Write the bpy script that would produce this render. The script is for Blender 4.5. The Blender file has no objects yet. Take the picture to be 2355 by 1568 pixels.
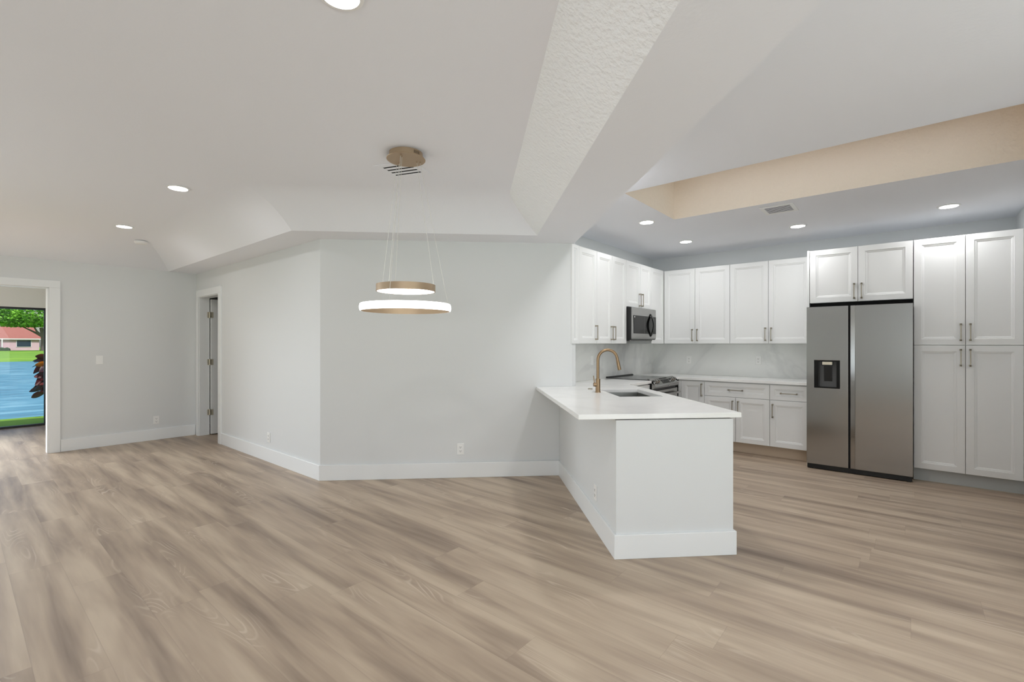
import bpy, bmesh, math, random
from mathutils import Vector, Matrix
from mathutils.geometry import tessellate_polygon

# ------------------------------------------------------------------ camera, sky, sun, exposure
S = bpy.context.scene
COL = S.collection
PI = math.pi
TH = math.radians(40.06)
cam_d = bpy.data.cameras.new('camera')
cam_d.sensor_width = 36.0
cam_d.lens = 1084.7 / 2355 * 36.0
cam_d.shift_y = 6.57 / 2355
cam_d.clip_start = 0.05
cam_d.clip_end = 600
cam = bpy.data.objects.new('camera', cam_d)
cam.location = (0, 0, 1.38)
cam.rotation_euler = (PI / 2, 0, TH)
COL.objects.link(cam)
S.camera = cam
S.view_settings.view_transform = 'Standard'
S.view_settings.look = 'None'
S.view_settings.gamma = 1
S.view_settings.use_curve_mapping = False
S.view_settings.exposure = 0.07
try:
    S.cycles.use_denoising = True
    S.cycles.max_bounces = 10
    S.cycles.diffuse_bounces = 7
    S.cycles.glossy_bounces = 4
    S.cycles.transparent_max_bounces = 12
    S.cycles.sample_clamp_indirect = 6
    S.cycles.caustics_reflective = False
    S.cycles.caustics_refractive = False
except Exception:
    pass

W = bpy.data.worlds.new('world')
S.world = W
W.use_nodes = True
wn = W.node_tree
sky = wn.nodes.new('ShaderNodeTexSky')
try:
    sky.sky_type = 'NISHITA'
    sky.sun_disc = False
    sky.sun_elevation = math.radians(52)
    sky.sun_rotation = math.radians(120)
    sky.air_density = 1.0
    sky.dust_density = 2.0
except Exception:
    pass
bgn = wn.nodes['Background']
bgn.inputs['Strength'].default_value = 0.17
wn.links.new(sky.outputs[0], bgn.inputs[0])

sun_d = bpy.data.lights.new('sun', 'SUN')
sun_d.energy = 3.3
sun_d.angle = math.radians(3)
sun_d.color = (1, .96, .9)
sun = bpy.data.objects.new('sun', sun_d)
sun.rotation_euler = Vector((-.52, -.22, -.83)).to_track_quat('-Z', 'Y').to_euler()
COL.objects.link(sun)

def area(name, loc, direction, sx, sy, power, color=(1, 1, 1)):
    d = bpy.data.lights.new(name, 'AREA')
    d.shape = 'RECTANGLE'
    d.size, d.size_y = sx, sy
    d.energy = power
    d.color = color
    o = bpy.data.objects.new(name, d)
    o.location = loc
    o.rotation_euler = Vector(direction).to_track_quat('-Z', 'Z').to_euler()
    COL.objects.link(o)
    return o

DAY = (.89, .944, 1.0)
area('added_fill_patio', (-5.0, -3.45, 1.2), (.6, 1, 2.0), 3.8, 2.0, 46, DAY)  # added fill light on the patio side, tilted up to lift the ceiling
area('added_fill_family', (2.4, -3.45, 1.2), (-.3, 1, 1.7), 1.9, 2.0, 100, DAY)  # added fill from the unseen family room side, aimed upward
area('added_fill_end', (3.45, .6, 1.2), (-1, .1, 1.7), 3.6, 2.0, 82, DAY)  # added fill at the unseen end wall, brightens the near kitchen ceiling
area('daylight_lake_slider', (-11.05, -1.4, 1.05), (1, 0, -.9), 4.6, 1.8, 330, DAY).data.spread = math.radians(125)
area('added_fill_well', (-.58, 4.32, 3.1), (0, 0, -1), 2.2, .9, 2.2, DAY)  # added fill light inside the ceiling recess, brightens its walls and the floor
LAMP_POWER = 4.7
LAMP_COLOR = (.985, .985, 1.0)

# ------------------------------------------------------------------ materials
def lin(r, g, b):
    f = lambda c: (c / 255 / 12.92) if c / 255 <= .04045 else ((c / 255 + .055) / 1.055) ** 2.4
    return (f(r), f(g), f(b), 1)

MATS = {}
def mat(name, col, rough=.5, metal=0., bump=None, emit=None, spec=None, aniso=0., coat=0.):
    m = bpy.data.materials.new(name)
    m.use_nodes = True
    nt = m.node_tree
    b = nt.nodes['Principled BSDF']
    b.inputs['Base Color'].default_value = col
    b.inputs['Roughness'].default_value = rough
    b.inputs['Metallic'].default_value = metal
    if spec is not None: b.inputs['Specular IOR Level'].default_value = spec
    if aniso: b.inputs['Anisotropic'].default_value = aniso
    if coat: b.inputs['Coat Weight'].default_value = coat
    if emit:
        b.inputs['Emission Color'].default_value = emit[0]
        b.inputs['Emission Strength'].default_value = emit[1]
    if bump:
        scale, strength, dist = bump
        tc = nt.nodes.new('ShaderNodeTexCoord')
        n = nt.nodes.new('ShaderNodeTexNoise')
        n.inputs['Scale'].default_value = scale
        n.inputs['Detail'].default_value = 3
        bp = nt.nodes.new('ShaderNodeBump')
        bp.inputs['Strength'].default_value = strength
        bp.inputs['Distance'].default_value = dist
        nt.links.new(tc.outputs['Object'], n.inputs['Vector'])
        nt.links.new(n.outputs['Fac'], bp.inputs['Height'])
        nt.links.new(bp.outputs['Normal'], b.inputs['Normal'])
    MATS[name] = m
    return m

class NG:
    """small node-graph helper"""
    def __init__(s, m): s.nt = m.node_tree; s.b = s.nt.nodes['Principled BSDF']
    def node(s, t, **kw):
        n = s.nt.nodes.new(t)
        for k, v in kw.items(): setattr(n, k, v)
        return n
    def link(s, a, b): s.nt.links.new(a, b)
    def math(s, op, a, b=None):
        n = s.node('ShaderNodeMath', operation=op)
        for i, v in enumerate((a, b)):
            if v is None: continue
            if isinstance(v, (int, float)): n.inputs[i].default_value = v
            else: s.link(v, n.inputs[i])
        return n.outputs[0]
    def comb(s, x, y, z=0.):
        n = s.node('ShaderNodeCombineXYZ')
        for i, v in enumerate((x, y, z)):
            if isinstance(v, (int, float)): n.inputs[i].default_value = v
            else: s.link(v, n.inputs[i])
        return n.outputs[0]
    def noise(s, vec, scale, detail=2., rough=.5, dist=0.):
        n = s.node('ShaderNodeTexNoise')
        n.inputs['Scale'].default_value = scale
        n.inputs['Detail'].default_value = detail
        n.inputs['Roughness'].default_value = rough
        n.inputs['Distortion'].default_value = dist
        s.link(vec, n.inputs['Vector'])
        return n.outputs['Fac']
    def ramp(s, fac, stops):
        n = s.node('ShaderNodeValToRGB')
        e = n.color_ramp.elements
        while len(e) < len(stops): e.new(.5)
        for i, (p, c) in enumerate(stops): e[i].position = p; e[i].color = c
        s.link(fac, n.inputs[0])
        return n.outputs[0]
    def mix(s, fac, a, b, blend='MIX'):
        n = s.node('ShaderNodeMix', data_type='RGBA', blend_type=blend)
        for sock, v in ((n.inputs[0], fac), (n.inputs[6], a), (n.inputs[7], b)):
            if isinstance(v, (int, float)): sock.default_value = v
            elif isinstance(v, tuple): sock.default_value = v
            else: s.link(v, sock)
        return n.outputs[2]

mat('wall_paint', lin(219, 221, 221), .6, bump=(90, .05, .004))
mat('ceiling_paint', lin(239, 241, 246), .75, bump=(55, .12, .006))
mat('stucco_white', lin(247, 249, 250), .8, bump=(38, .55, .02))
mat('stucco_bounce_tint', lin(240, 230, 217), .8, bump=(30, .55, .02))  # warm light bounced off the floor is put into this colour
mat('trim_paint', lin(234, 236, 236), .35)
mat('cabinet_white', lin(231, 232, 231), .32)
mat('cabinet_grey_paint', lin(206, 207, 207), .35)
mat('raw_board', lin(196, 178, 156), .6, bump=(160, .1, .002))
mat('toe_grey', lin(186, 190, 190), .5)
mat('brass_champagne', lin(166, 158, 142), .36, .9)
mat('faucet_bronze', lin(146, 123, 96), .34, .9)
mat('pendant_gold', lin(176, 154, 128), .45, .6)
mat('hinge_nickel', lin(224, 216, 196), .4, .6)
mat('steel', lin(168, 167, 165), .18, 1.0, aniso=.4)
mat('steel_dark', lin(120, 120, 118), .32, 1.0)
mat('sink_steel', lin(140, 140, 136), .35, 1.0)
mat('black_plastic', lin(9, 9, 9), .4)
mat('black_gloss', lin(9, 9, 9), .12, spec=.35)
mat('black_frame', lin(24, 25, 28), .4)
mat('dark_gap', lin(8, 8, 8), .9)
mat('grey_plastic', lin(88, 88, 88), .3)
mat('cooktop_glass', lin(58, 58, 58), .12, spec=.8)
mat('plate_white', lin(238, 238, 236), .3)
mat('slot_dark', lin(70, 68, 64), .6)
mat('white_badge', lin(235, 235, 235), .3)
mat('cable_steel', lin(214, 212, 205), .4, .3)
mat('lamp_glow', (1, 1, 1, 1), .5, emit=((1, .99, .97, 1), 30.0))
mat('ring_glow', (1, 1, 1, 1), .5, emit=((1, .985, .955, 1), 5.0))
mat('lamp_trim', lin(240, 240, 238), .4)
mat('roof_tile', lin(164, 104, 94), .8, bump=(3, .5, .2))
mat('house_pink', lin(222, 186, 200), .8)
mat('fascia_white', lin(235, 232, 236), .6)
mat('house_window', lin(45, 62, 82), .15)
mat('bark', lin(104, 92, 92), .9)
mat('hedge_green', lin(40, 70, 40), .9)

def foliage(name, c1, c2, scale, rough=.6):
    m = mat(name, c1, rough); g = NG(m)
    tc = g.node('ShaderNodeTexCoord')
    f = g.noise(tc.outputs['Object'], scale, 3)
    g.link(g.ramp(f, [(.35, c1), (.65, c2)]), g.b.inputs['Base Color'])
    return m
foliage('tree_leaves', lin(70, 130, 30), lin(140, 200, 60), .6)
foliage('far_trees', lin(46, 96, 34), lin(96, 160, 56), .3)
foliage('lawn_green', lin(94, 144, 24), lin(132, 174, 46), .35, .9)
foliage('croton_leaf', lin(40, 8, 18), lin(96, 22, 22), 6, .35)
mat('croton_orange', lin(225, 130, 20), .4)
mat('patio_stone', lin(208, 200, 188), .8)

# glass: clear, with a mirror-like sheen at glancing angles
def glass(name):
    m = bpy.data.materials.new(name); m.use_nodes = True
    nt = m.node_tree; nt.nodes.clear()
    out = nt.nodes.new('ShaderNodeOutputMaterial'); mx = nt.nodes.new('ShaderNodeMixShader')
    tr = nt.nodes.new('ShaderNodeBsdfTransparent'); gl = nt.nodes.new('ShaderNodeBsdfGlossy')
    tr.inputs[0].default_value = (.97, .99, .985, 1)
    gl.inputs['Roughness'].default_value = .01
    fr = nt.nodes.new('ShaderNodeFresnel'); fr.inputs[0].default_value = 1.35
    nt.links.new(fr.outputs[0], mx.inputs[0]); nt.links.new(tr.outputs[0], mx.inputs[1])
    nt.links.new(gl.outputs[0], mx.inputs[2]); nt.links.new(mx.outputs[0], out.inputs[0])
    MATS[name] = m
glass('window_glass')

# water
m = mat('lake_water', lin(70, 140, 176), .3, spec=.6); g = NG(m)
tc = g.node('ShaderNodeTexCoord'); sp = g.node('ShaderNodeSeparateXYZ'); g.link(tc.outputs['Object'], sp.inputs[0])
wv = g.comb(g.math('MULTIPLY', sp.outputs[0], 1.6), g.math('MULTIPLY', sp.outputs[1], .5))
f = g.noise(wv, 1.1, 4, .6)
g.link(g.ramp(f, [(.3, lin(34, 104, 132)), (.52, lin(64, 142, 170)), (.72, lin(146, 198, 214))]), g.b.inputs['Base Color'])
bp = g.node('ShaderNodeBump'); bp.inputs['Strength'].default_value = .35; bp.inputs['Distance'].default_value = .08
g.link(f, bp.inputs['Height']); g.link(bp.outputs[0], g.b.inputs['Normal'])

# vinyl plank floor, planks along X, 0.222 m wide
m = mat('plank_floor', lin(170, 150, 132), .42); g = NG(m)
tc = g.node('ShaderNodeTexCoord'); sp = g.node('ShaderNodeSeparateXYZ'); g.link(tc.outputs['Object'], sp.inputs[0])
X, Y = sp.outputs[0], sp.outputs[1]
yr = g.math('DIVIDE', Y, .222); row = g.math('FLOOR', yr); v = g.math('FRACT', yr)
wn1 = g.node('ShaderNodeTexWhiteNoise', noise_dimensions='1D'); g.link(row, wn1.inputs['W'])
xs = g.math('ADD', g.math('DIVIDE', X, 1.5), g.math('MULTIPLY', wn1.outputs['Value'], 5.0))
idx = g.math('FLOOR', xs); u = g.math('FRACT', xs)
wn2 = g.node('ShaderNodeTexWhiteNoise', noise_dimensions='2D'); g.link(g.comb(row, idx), wn2.inputs['Vector'])
r = wn2.outputs['Value']
r20 = g.math('MULTIPLY', r, 23.0)
streak = g.noise(g.comb(g.math('ADD', g.math('MULTIPLY', X, .75), r20), g.math('ADD', g.math('MULTIPLY', Y, 7.0), r20), r20), 1.15, 3.0, .55, .35)
long_ = g.noise(g.comb(g.math('MULTIPLY', X, .5), g.math('MULTIPLY', Y, 5.5), 3.3), 1.1, 3.0, .55, .5)
streak = g.math('ADD', g.math('MULTIPLY', streak, .55), g.math('MULTIPLY', long_, .62))
fine = g.noise(g.comb(g.math('MULTIPLY', X, 3.0), g.math('MULTIPLY', Y, 70.0), r20), 1.0, 3.0, .6)
ringf = g.noise(g.comb(g.math('ADD', g.math('MULTIPLY', X, .8), r20), g.math('MULTIPLY', Y, 5.0), r20), 1.3, 1.0, .4, .2)
ring = g.math('SINE', g.math('MULTIPLY', ringf, 120.0))
ring = g.math('POWER', g.math('MAXIMUM', ring, 0.0), 2.5)
rmask = g.noise(g.comb(g.math('ADD', g.math('MULTIPLY', X, 1.3), g.math('MULTIPLY', r, 71.0)), g.math('MULTIPLY', Y, 5.0), 4.0), 1.0, 1.0)
rmask = g.math('MULTIPLY', g.math('MAXIMUM', g.math('SUBTRACT', rmask, .56), 0.), 6.0)
tone = g.math('ADD', g.math('ADD', g.math('MULTIPLY', streak, 1.15), g.math('MULTIPLY', r, .07)), g.math('MULTIPLY', fine, .10))
base = g.ramp(tone, [(.50, lin(120, 103, 89)), (.62, lin(148, 130, 113)), (.76, lin(171, 152, 132)), (.92, lin(192, 174, 152))])
base = g.mix(g.math('MINIMUM', g.math('MULTIPLY', g.math('MULTIPLY', ring, rmask), .5), .55), base, lin(214, 199, 180))
ev = g.math('ABSOLUTE', g.math('SUBTRACT', v, .5)); eu = g.math('ABSOLUTE', g.math('SUBTRACT', u, .5))
seam = g.math('MAXIMUM', g.math('GREATER_THAN', ev, .4925), g.math('GREATER_THAN', eu, .4990))
base = g.mix(g.math('MULTIPLY', seam, .2), base, lin(120, 102, 88))
g.link(base, g.b.inputs['Base Color'])
g.link(g.math('ADD', g.math('MULTIPLY', fine, .16), .34), g.b.inputs['Roughness'])
bp = g.node('ShaderNodeBump'); bp.inputs['Strength'].default_value = .12; bp.inputs['Distance'].default_value = .003
g.link(g.math('SUBTRACT', fine, g.math('MULTIPLY', seam, 1.5)), bp.inputs['Height']); g.link(bp.outputs[0], g.b.inputs['Normal'])

# marble slabs
def marble(name, base_c, vein_c, scale, strength, rough):
    m = mat(name, base_c, rough); g = NG(m)
    tc = g.node('ShaderNodeTexCoord')
    mp = g.node('ShaderNodeMapping'); mp.inputs['Rotation'].default_value = (0.3, .75, .5)
    g.link(tc.outputs['Object'], mp.inputs[0])
    n1 = g.noise(mp.outputs[0], scale, 5, .55, .6)
    a = g.math('ABSOLUTE', g.math('SUBTRACT', n1, .5))
    vein = g.math('MAXIMUM', g.math('SUBTRACT', 1.0, g.math('MULTIPLY', a, 22.0)), 0.)
    soft = g.math('MAXIMUM', g.math('SUBTRACT', 1.0, g.math('MULTIPLY', a, 7.0)), 0.)
    n2 = g.noise(mp.outputs[0], scale * .7, 2)
    k = g.math('MULTIPLY', g.math('ADD', g.math('MULTIPLY', vein, .55), g.math('MULTIPLY', soft, .35)), g.math('MULTIPLY', n2, strength))
    g.link(g.mix(k, base_c, vein_c), g.b.inputs['Base Color'])
marble('quartz_white', lin(244, 244, 242), lin(205, 203, 203), .9, .35, .16)
marble('marble_backsplash', lin(232, 233, 230), lin(176, 177, 178), .7, .8, .22)

# ------------------------------------------------------------------ mesh helpers
class MB:
    def __init__(s): s.v = []; s.f = []
    def quad(s, a, b, c, d):
        n = len(s.v); s.v += [tuple(a), tuple(b), tuple(c), tuple(d)]; s.f.append((n, n + 1, n + 2, n + 3)); return s
    def box(s, x0, y0, z0, x1, y1, z1):
        n = len(s.v)
        s.v += [(x0, y0, z0), (x1, y0, z0), (x1, y1, z0), (x0, y1, z0), (x0, y0, z1), (x1, y0, z1), (x1, y1, z1), (x0, y1, z1)]
        s.f += [tuple(n + i for i in q) for q in ((0, 3, 2, 1), (4, 5, 6, 7), (0, 1, 5, 4), (1, 2, 6, 5), (2, 3, 7, 6), (3, 0, 4, 7))]
        return s
    def prism(s, poly, z0, z1, holes=()):
        loops = [list(poly)] + [list(h) for h in holes]
        tris = tessellate_polygon([[Vector((p[0], p[1], 0)) for p in l] for l in loops])
        flat = [p for l in loops for p in l]
        n = len(s.v); k = len(flat)
        s.v += [(p[0], p[1], z0) for p in flat] + [(p[0], p[1], z1) for p in flat]
        for t in tris:
            s.f.append((n + t[0], n + t[1], n + t[2])); s.f.append((n + k + t[2], n + k + t[1], n + k + t[0]))
        o = 0
        for l in loops:
            for i in range(len(l)):
                a, b = o + i, o + (i + 1) % len(l)
                s.f.append((n + a, n + b, n + k + b, n + k + a))
            o += len(l)
        return s
    def flat(s, poly, z, holes=()):
        loops = [list(poly)] + [list(h) for h in holes]
        tris = tessellate_polygon([[Vector((p[0], p[1], 0)) for p in l] for l in loops])
        n = len(s.v); s.v += [(p[0], p[1], z) for l in loops for p in l]
        s.f += [tuple(n + i for i in t) for t in tris]
        return s
    def tube(s, pts, rad, seg=12, cap=True):
        pts = [Vector(p) for p in pts]
        rad = rad if isinstance(rad, (list, tuple)) else [rad] * len(pts)
        n0 = len(s.v); up = None
        for i, p in enumerate(pts):
            t = (pts[min(i + 1, len(pts) - 1)] - pts[max(i - 1, 0)]).normalized()
            if up is None:
                up = Vector((0, 0, 1)) if abs(t.z) < .9 else Vector((1, 0, 0))
            a = t.cross(up).normalized(); b = a.cross(t).normalized(); up = b
            for k in range(seg):
                w = 2 * PI * k / seg
                s.v.append(tuple(p + (a * math.cos(w) + b * math.sin(w)) * rad[i]))
        for i in range(len(pts) - 1):
            for k in range(seg):
                k2 = (k + 1) % seg
                s.f.append((n0 + i * seg + k, n0 + i * seg + k2, n0 + (i + 1) * seg + k2, n0 + (i + 1) * seg + k))
        if cap:
            s.f.append(tuple(n0 + k for k in range(seg))[::-1]); e = n0 + (len(pts) - 1) * seg
            s.f.append(tuple(e + k for k in range(seg)))
        return s
    def lathe(s, prof, seg=40, c=(0, 0), closed=False):
        n0 = len(s.v)
        for r, z in prof:
            for k in range(seg):
                w = 2 * PI * k / seg; s.v.append((c[0] + r * math.cos(w), c[1] + r * math.sin(w), z))
        m = len(prof)
        for i in range(m if closed else m - 1):
            j = (i + 1) % m
            for k in range(seg):
                k2 = (k + 1) % seg
                s.f.append((n0 + i * seg + k, n0 + i * seg + k2, n0 + j * seg + k2, n0 + j * seg + k))
        return s
    def extrude_profile(s, prof, x0, x1):
        """prof: (y,z) loop, extruded along x"""
        n = len(s.v); k = len(prof)
        s.v += [(x0, y, z) for y, z in prof] + [(x1, y, z) for y, z in prof]
        s.f.append(tuple(n + i for i in range(k))[::-1]); s.f.append(tuple(n + k + i for i in range(k)))
        for i in range(k):
            j = (i + 1) % k; s.f.append((n + i, n + j, n + k + j, n + k + i))
        return s
    def rings(s, w, h, steps):
        """front made of nested rectangles: steps = (inset, y)"""
        n = len(s.v)
        for ins, y in steps:
            s.v += [(ins, y, ins), (w - ins, y, ins), (w - ins, y, h - ins), (ins, y, h - ins)]
        for i in range(len(steps) - 1):
            for k in range(4):
                k2 = (k + 1) % 4; a = n + 4 * i
                s.f.append((a + k, a + k2, a + 4 + k2, a + 4 + k))
        a = n + 4 * (len(steps) - 1); s.f.append((a, a + 1, a + 2, a + 3))
        return s
    def build(s, name, m, parent=None, loc=None, rot=None, bevel=0, smooth=False):
        me = bpy.data.meshes.new(name); me.from_pydata(s.v, [], s.f)
        bm = bmesh.new(); bm.from_mesh(me); bmesh.ops.recalc_face_normals(bm, faces=bm.faces); bm.to_mesh(me); bm.free()
        me.materials.append(MATS[m])
        o = bpy.data.objects.new(name, me); COL.objects.link(o)
        if parent: o.parent = parent
        if loc: o.location = loc
        if rot: o.rotation_euler = rot
        if smooth:
            for p in me.polygons: p.use_smooth = True
            me.set_sharp_from_angle(angle=math.radians(35))
        if bevel:
            b = o.modifiers.new('edge', 'BEVEL'); b.width = bevel; b.segments = 2; b.limit_method = 'ANGLE'
        return o

def thing(name, label, cat, loc=(0, 0, 0), rz=0., group=None):
    o = bpy.data.objects.new(name, None); COL.objects.link(o)
    o.empty_display_size = .1
    o.location = loc; o.rotation_euler = (0, 0, rz)
    o['label'] = label; o['category'] = cat
    if group: o['group'] = group
    return o
def tag(o, label, cat, group=None, kind=None):
    o['label'] = label; o['category'] = cat
    if group: o['group'] = group
    if kind: o['kind'] = kind
    return o
def struct(o, label=None):
    o['kind'] = 'structure'
    if label: o['label'] = label
    return o
def copy_tree(o, parent=None):
    c = o.copy(); COL.objects.link(c)
    if parent: c.parent = parent
    for ch in list(o.children): copy_tree(ch, c)
    return c
R2 = math.sqrt(2)
def ab(a, b): return ((a + b) / R2, (a - b) / R2)     # peninsula axes -> room axes; a=(x+y)/r2, b=(x-y)/r2

# ------------------------------------------------------------------ room shell
ZS, ZT, ZK = 2.44, 2.70, 2.685        # soffit, tray, kitchen ceiling heights
XL, YD, XM, YW, XR = -8.30, 2.40, -3.04, 7.02, .84
XE, YB = 3.6, -3.6                     # family room end wall, patio wall

floor = MB().box(-11.25, -4.6, -.12, XE + .1, 7.2, 0)
struct(floor.build('floor', 'plank_floor'))

# left wall with the wide cased opening
wl = MB().box(XL - .12, .79, 0, XL, YD + .14, ZS + .3).box(XL - .12, -2.9, 2.095, XL, .79, ZS + .3).box(XL - .12, YB - .1, 0, XL, -2.9, ZS + .3)
struct(wl.build('wall_left', 'wall_paint'))
# door wall
wd = MB().box(XL - .12, YD, 0, -8.144, YD + .13, ZS + .3).box(-8.144, YD, 2.08, -7.333, YD + .13, ZS + .3).box(-7.333, YD, 0, -4.66, YD + .13, ZS + .3)
struct(wd.build('wall_hall', 'wall_paint'))
# 45 degree wall with its cut end beside the kitchen cabinets
wg = MB().prism([(-4.55, 2.40), (-2.724, 4.226), (-2.724, 4.294), (-3.04, 4.294), (-3.16, 4.294), (-4.80, 2.53), (-4.66, 2.53), (-4.66, 2.40)], 0, ZS + .3)
struct(wg.build('wall_dining', 'wall_paint'))
struct(MB().box(XM - .12, 4.294, 0, XM, YW + .12, 2.8).build('wall_range', 'wall_paint'))
struct(MB().box(XM - .12, YW, 0, XR + .12, YW + .12, 2.8).build('wall_fridge', 'wall_paint'))
struct(MB().box(XR, 3.3, 0, XR + .12, YW, 2.8).build('wall_right', 'wall_paint'))
struct(MB().box(XR + .12, 3.3, 0, XE, 3.42, 2.8).box(XE, YB, 0, XE + .12, -1.3, 2.8).box(XE, 2.5, 0, XE + .12, 3.42, 2.8).box(XE, -1.3, 0, XE + .12, 2.5, .12).box(XE, -1.3, 2.2, XE + .12, 2.5, 2.8).build('wall_family', 'wall_paint'))
# patio wall behind the camera with two wide windows added to bring light in
wb = MB()
for x0, x1, z0, z1 in ((XL, -7.0, 0, 2.8), (-7.0, -3.0, 0, .12), (-7.0, -3.0, 2.2, 2.8), (-3.0, 1.3, 0, 2.8), (1.3, 3.5, 0, .12), (1.3, 3.5, 2.2, 2.8), (3.5, XE + .12, 0, 2.8)):
    wb.box(x0, YB - .12, z0, x1, YB, z1)
struct(wb.build('wall_patio', 'wall_paint'))
def window_unit(name, horizontal, a0, a1, z0, z1, c, mull, fm='black_frame', fw_=.05):
    fr = MB()
    def bar(p0, p1, q0, q1):
        if horizontal: fr.box(p0, c - .035, q0, p1, c + .035, q1)
        else: fr.box(c - .035, p0, q0, c + .035, p1, q1)
    bar(a0, a1, z0, z0 + fw_); bar(a0, a1, z1 - fw_, z1)
    bar(a0, a0 + fw_, z0 + fw_, z1 - fw_); bar(a1 - fw_, a1, z0 + fw_, z1 - fw_)
    for q in mull: bar(q - .035, q + .035, z0 + fw_, z1 - fw_)
    root = struct(fr.build(name, fm))
    edges = [a0 + fw_] + [q for q in mull] + [a1 - fw_]
    for p, q in zip(edges[:-1], edges[1:]):
        gl = MB()
        if horizontal: gl.quad((p, c, z0 + fw_), (q, c, z0 + fw_), (q, c, z1 - fw_), (p, c, z1 - fw_))
        else: gl.quad((c, p, z0 + fw_), (c, q, z0 + fw_), (c, q, z1 - fw_), (c, p, z1 - fw_))
        gl.build('glass_pane', 'window_glass', root)
    return root
window_unit('added_window_2', True, -7.0, -3.0, .12, 2.2, YB - .06, [-5.0])  # added window, out of view, lets daylight in
window_unit('added_window_3', True, 1.3, 3.5, .12, 2.2, YB - .06, [2.4])  # second added window, unseen, for more light from behind

window_unit('added_window_4', False, -1.3, 2.5, .12, 2.2, XE + .06, [.6])  # added end-wall window, unseen, brightens the kitchen side
# hall behind the hinged door
hl = MB().box(-9.3, YD + .13, 0, -9.2, 5., 2.7).box(-9.3, 5., 0, -5.2, 5.1, 2.7).box(-5.3, 2.9, 0, -5.2, 5., 2.7).box(-9.3, YD + .02, 0, XL - .12, YD + .13, 2.7)
struct(hl.build('wall_hall_back', 'wall_paint'))
# sunroom beyond the cased opening
sr = MB().box(-11.32, 1.05, 0, -11.2, 1.5, 2.7).box(-11.32, -3.9, 1.985, -11.2, 1.05, 2.7).box(-11.32, -4.6, 0, -11.2, -3.9, 2.7)
sr.box(-11.32, 1.4, 0, XL - .12, 1.5, 2.7).box(-11.32, -4.6, 0, XL - .12, -4.5, 2.7).box(XL - .121, -4.6, 0, XL, YB - .1, 2.7)
struct(sr.build('wall_sunroom', 'wall_paint'))
window_unit('window_1', False, -3.9, 1.05, .0, 1.985, -11.24, [-.2, -1.9], fw_=.035)

# ---- ceilings
k = R2
AL, AR = .91, 1.53                     # x+y of the beam's two lower edges
LB = -6.95                             # x-y of the dining wall
ceil = MB()
NS, SD, SL, DZT = 12, .52, 1.0, ZT - ZS       # coved sides: rows, run on the door/dining sides, run on the left side
def grid(mb, rows):
    n = len(mb.v); m_ = len(rows[0])
    for r_ in rows: mb.v += [tuple(p) for p in r_]
    for i in range(len(rows) - 1):
        for j in range(m_ - 1):
            a_ = n + i * m_ + j
            mb.f.append((a_, a_ + 1, a_ + m_ + 1, a_ + m_))
left_r, door_r, diag_r, beam_curve = [], [], [], []
for i in range(NS + 1):
    t = i / NS; z = ZS + DZT * (1 - (1 - t) ** 2); sd = SD * t
    xl, yd = XL + SL * t, 2.05 - sd
    xd = -4.42 + .4142 * sd
    u_, w_ = AL - .435 * (z - ZS) / DZT, -6.47 + R2 * sd
    pb = ((u_ + w_) / 2, (u_ - w_) / 2, z)
    left_r.append([(xl, YB, z), (xl, yd, z)])
    door_r.append([(xl, yd, z), (xd, yd, z)])
    diag_r.append([(xd, yd, z), pb]); beam_curve.append(pb)
grid(ceil, left_r); grid(ceil, door_r); grid(ceil, diag_r)
ceil.flat([left_r[-1][0][:2], left_r[-1][1][:2], door_r[-1][1][:2], beam_curve[-1][:2], (XE, .475 - XE), (XE, YB)], ZT)
# soffit bands and the underside of the beam
ceil.quad((XL, YD + .05, ZS), (-4.585, YD + .05, ZS), (-4.42, 2.05, ZS), (XL, 2.05, ZS))
ceil.quad((-4.585, YD + .05, ZS), (-3.07, 3.98, ZS), (-2.78, 3.69, ZS), (-4.42, 2.05, ZS))
ceil.flat([(-3.07, 3.98), (-2.78, 3.69), (XE, AL - XE), (XE, AR - XE), (-3.1, AR + 3.1), (-3.1, 4.0)], ZS)
struct(ceil.build('ceiling', 'ceiling_paint', smooth=True))
bf = MB()
bf.v = beam_curve + [(XE, .475 - XE, ZT), (XE, AL - XE, ZS)]
bf.f = [tuple(range(len(bf.v)))]
struct(bf.build('ceiling_slope', 'stucco_white'))
HX0, HX1, HY0, HY1 = -1.885, .72, 3.75, 4.885
kc = MB().flat([(-3.1, AR + 3.1), (XE, AR - XE), (XE, YW + .05), (-3.1, YW + .05)], ZK, [[(HX0, HY0), (HX1, HY0), (HX1, HY1), (HX0, HY1)]])
kc.quad((-3.1, AR + 3.1, ZS), (XE, AR - XE, ZS), (XE, AR - XE, ZK), (-3.1, AR + 3.1, ZK))
struct(kc.build('ceiling_kitchen', 'ceiling_paint'))
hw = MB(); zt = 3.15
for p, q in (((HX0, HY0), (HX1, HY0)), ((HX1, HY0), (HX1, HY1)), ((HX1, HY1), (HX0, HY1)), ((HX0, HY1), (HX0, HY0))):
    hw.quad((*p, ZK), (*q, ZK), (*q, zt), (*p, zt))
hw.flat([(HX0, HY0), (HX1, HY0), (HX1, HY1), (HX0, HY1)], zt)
struct(hw.build('ceiling_well', 'stucco_bounce_tint'), 'stucco recess sunk into the kitchen ceiling, warm floor bounce painted in')
ro = MB().flat([(-11.32, -4.6), (XL - .1, -4.6), (XL - .1, 1.5), (-11.32, 1.5)], ZS).flat([(-9.3, 2.42), (-5.2, 2.42), (-5.2, 5.1), (-9.3, 5.1)], ZS)
struct(ro.build('ceiling_sunroom', 'ceiling_paint'))
struct(MB().box(-11.6, -6.5, 3.2, 8.5, 7.5, 3.3).build('roof', 'trim_paint'))  # unseen roof, stretched past the end wall to block the sun

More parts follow.
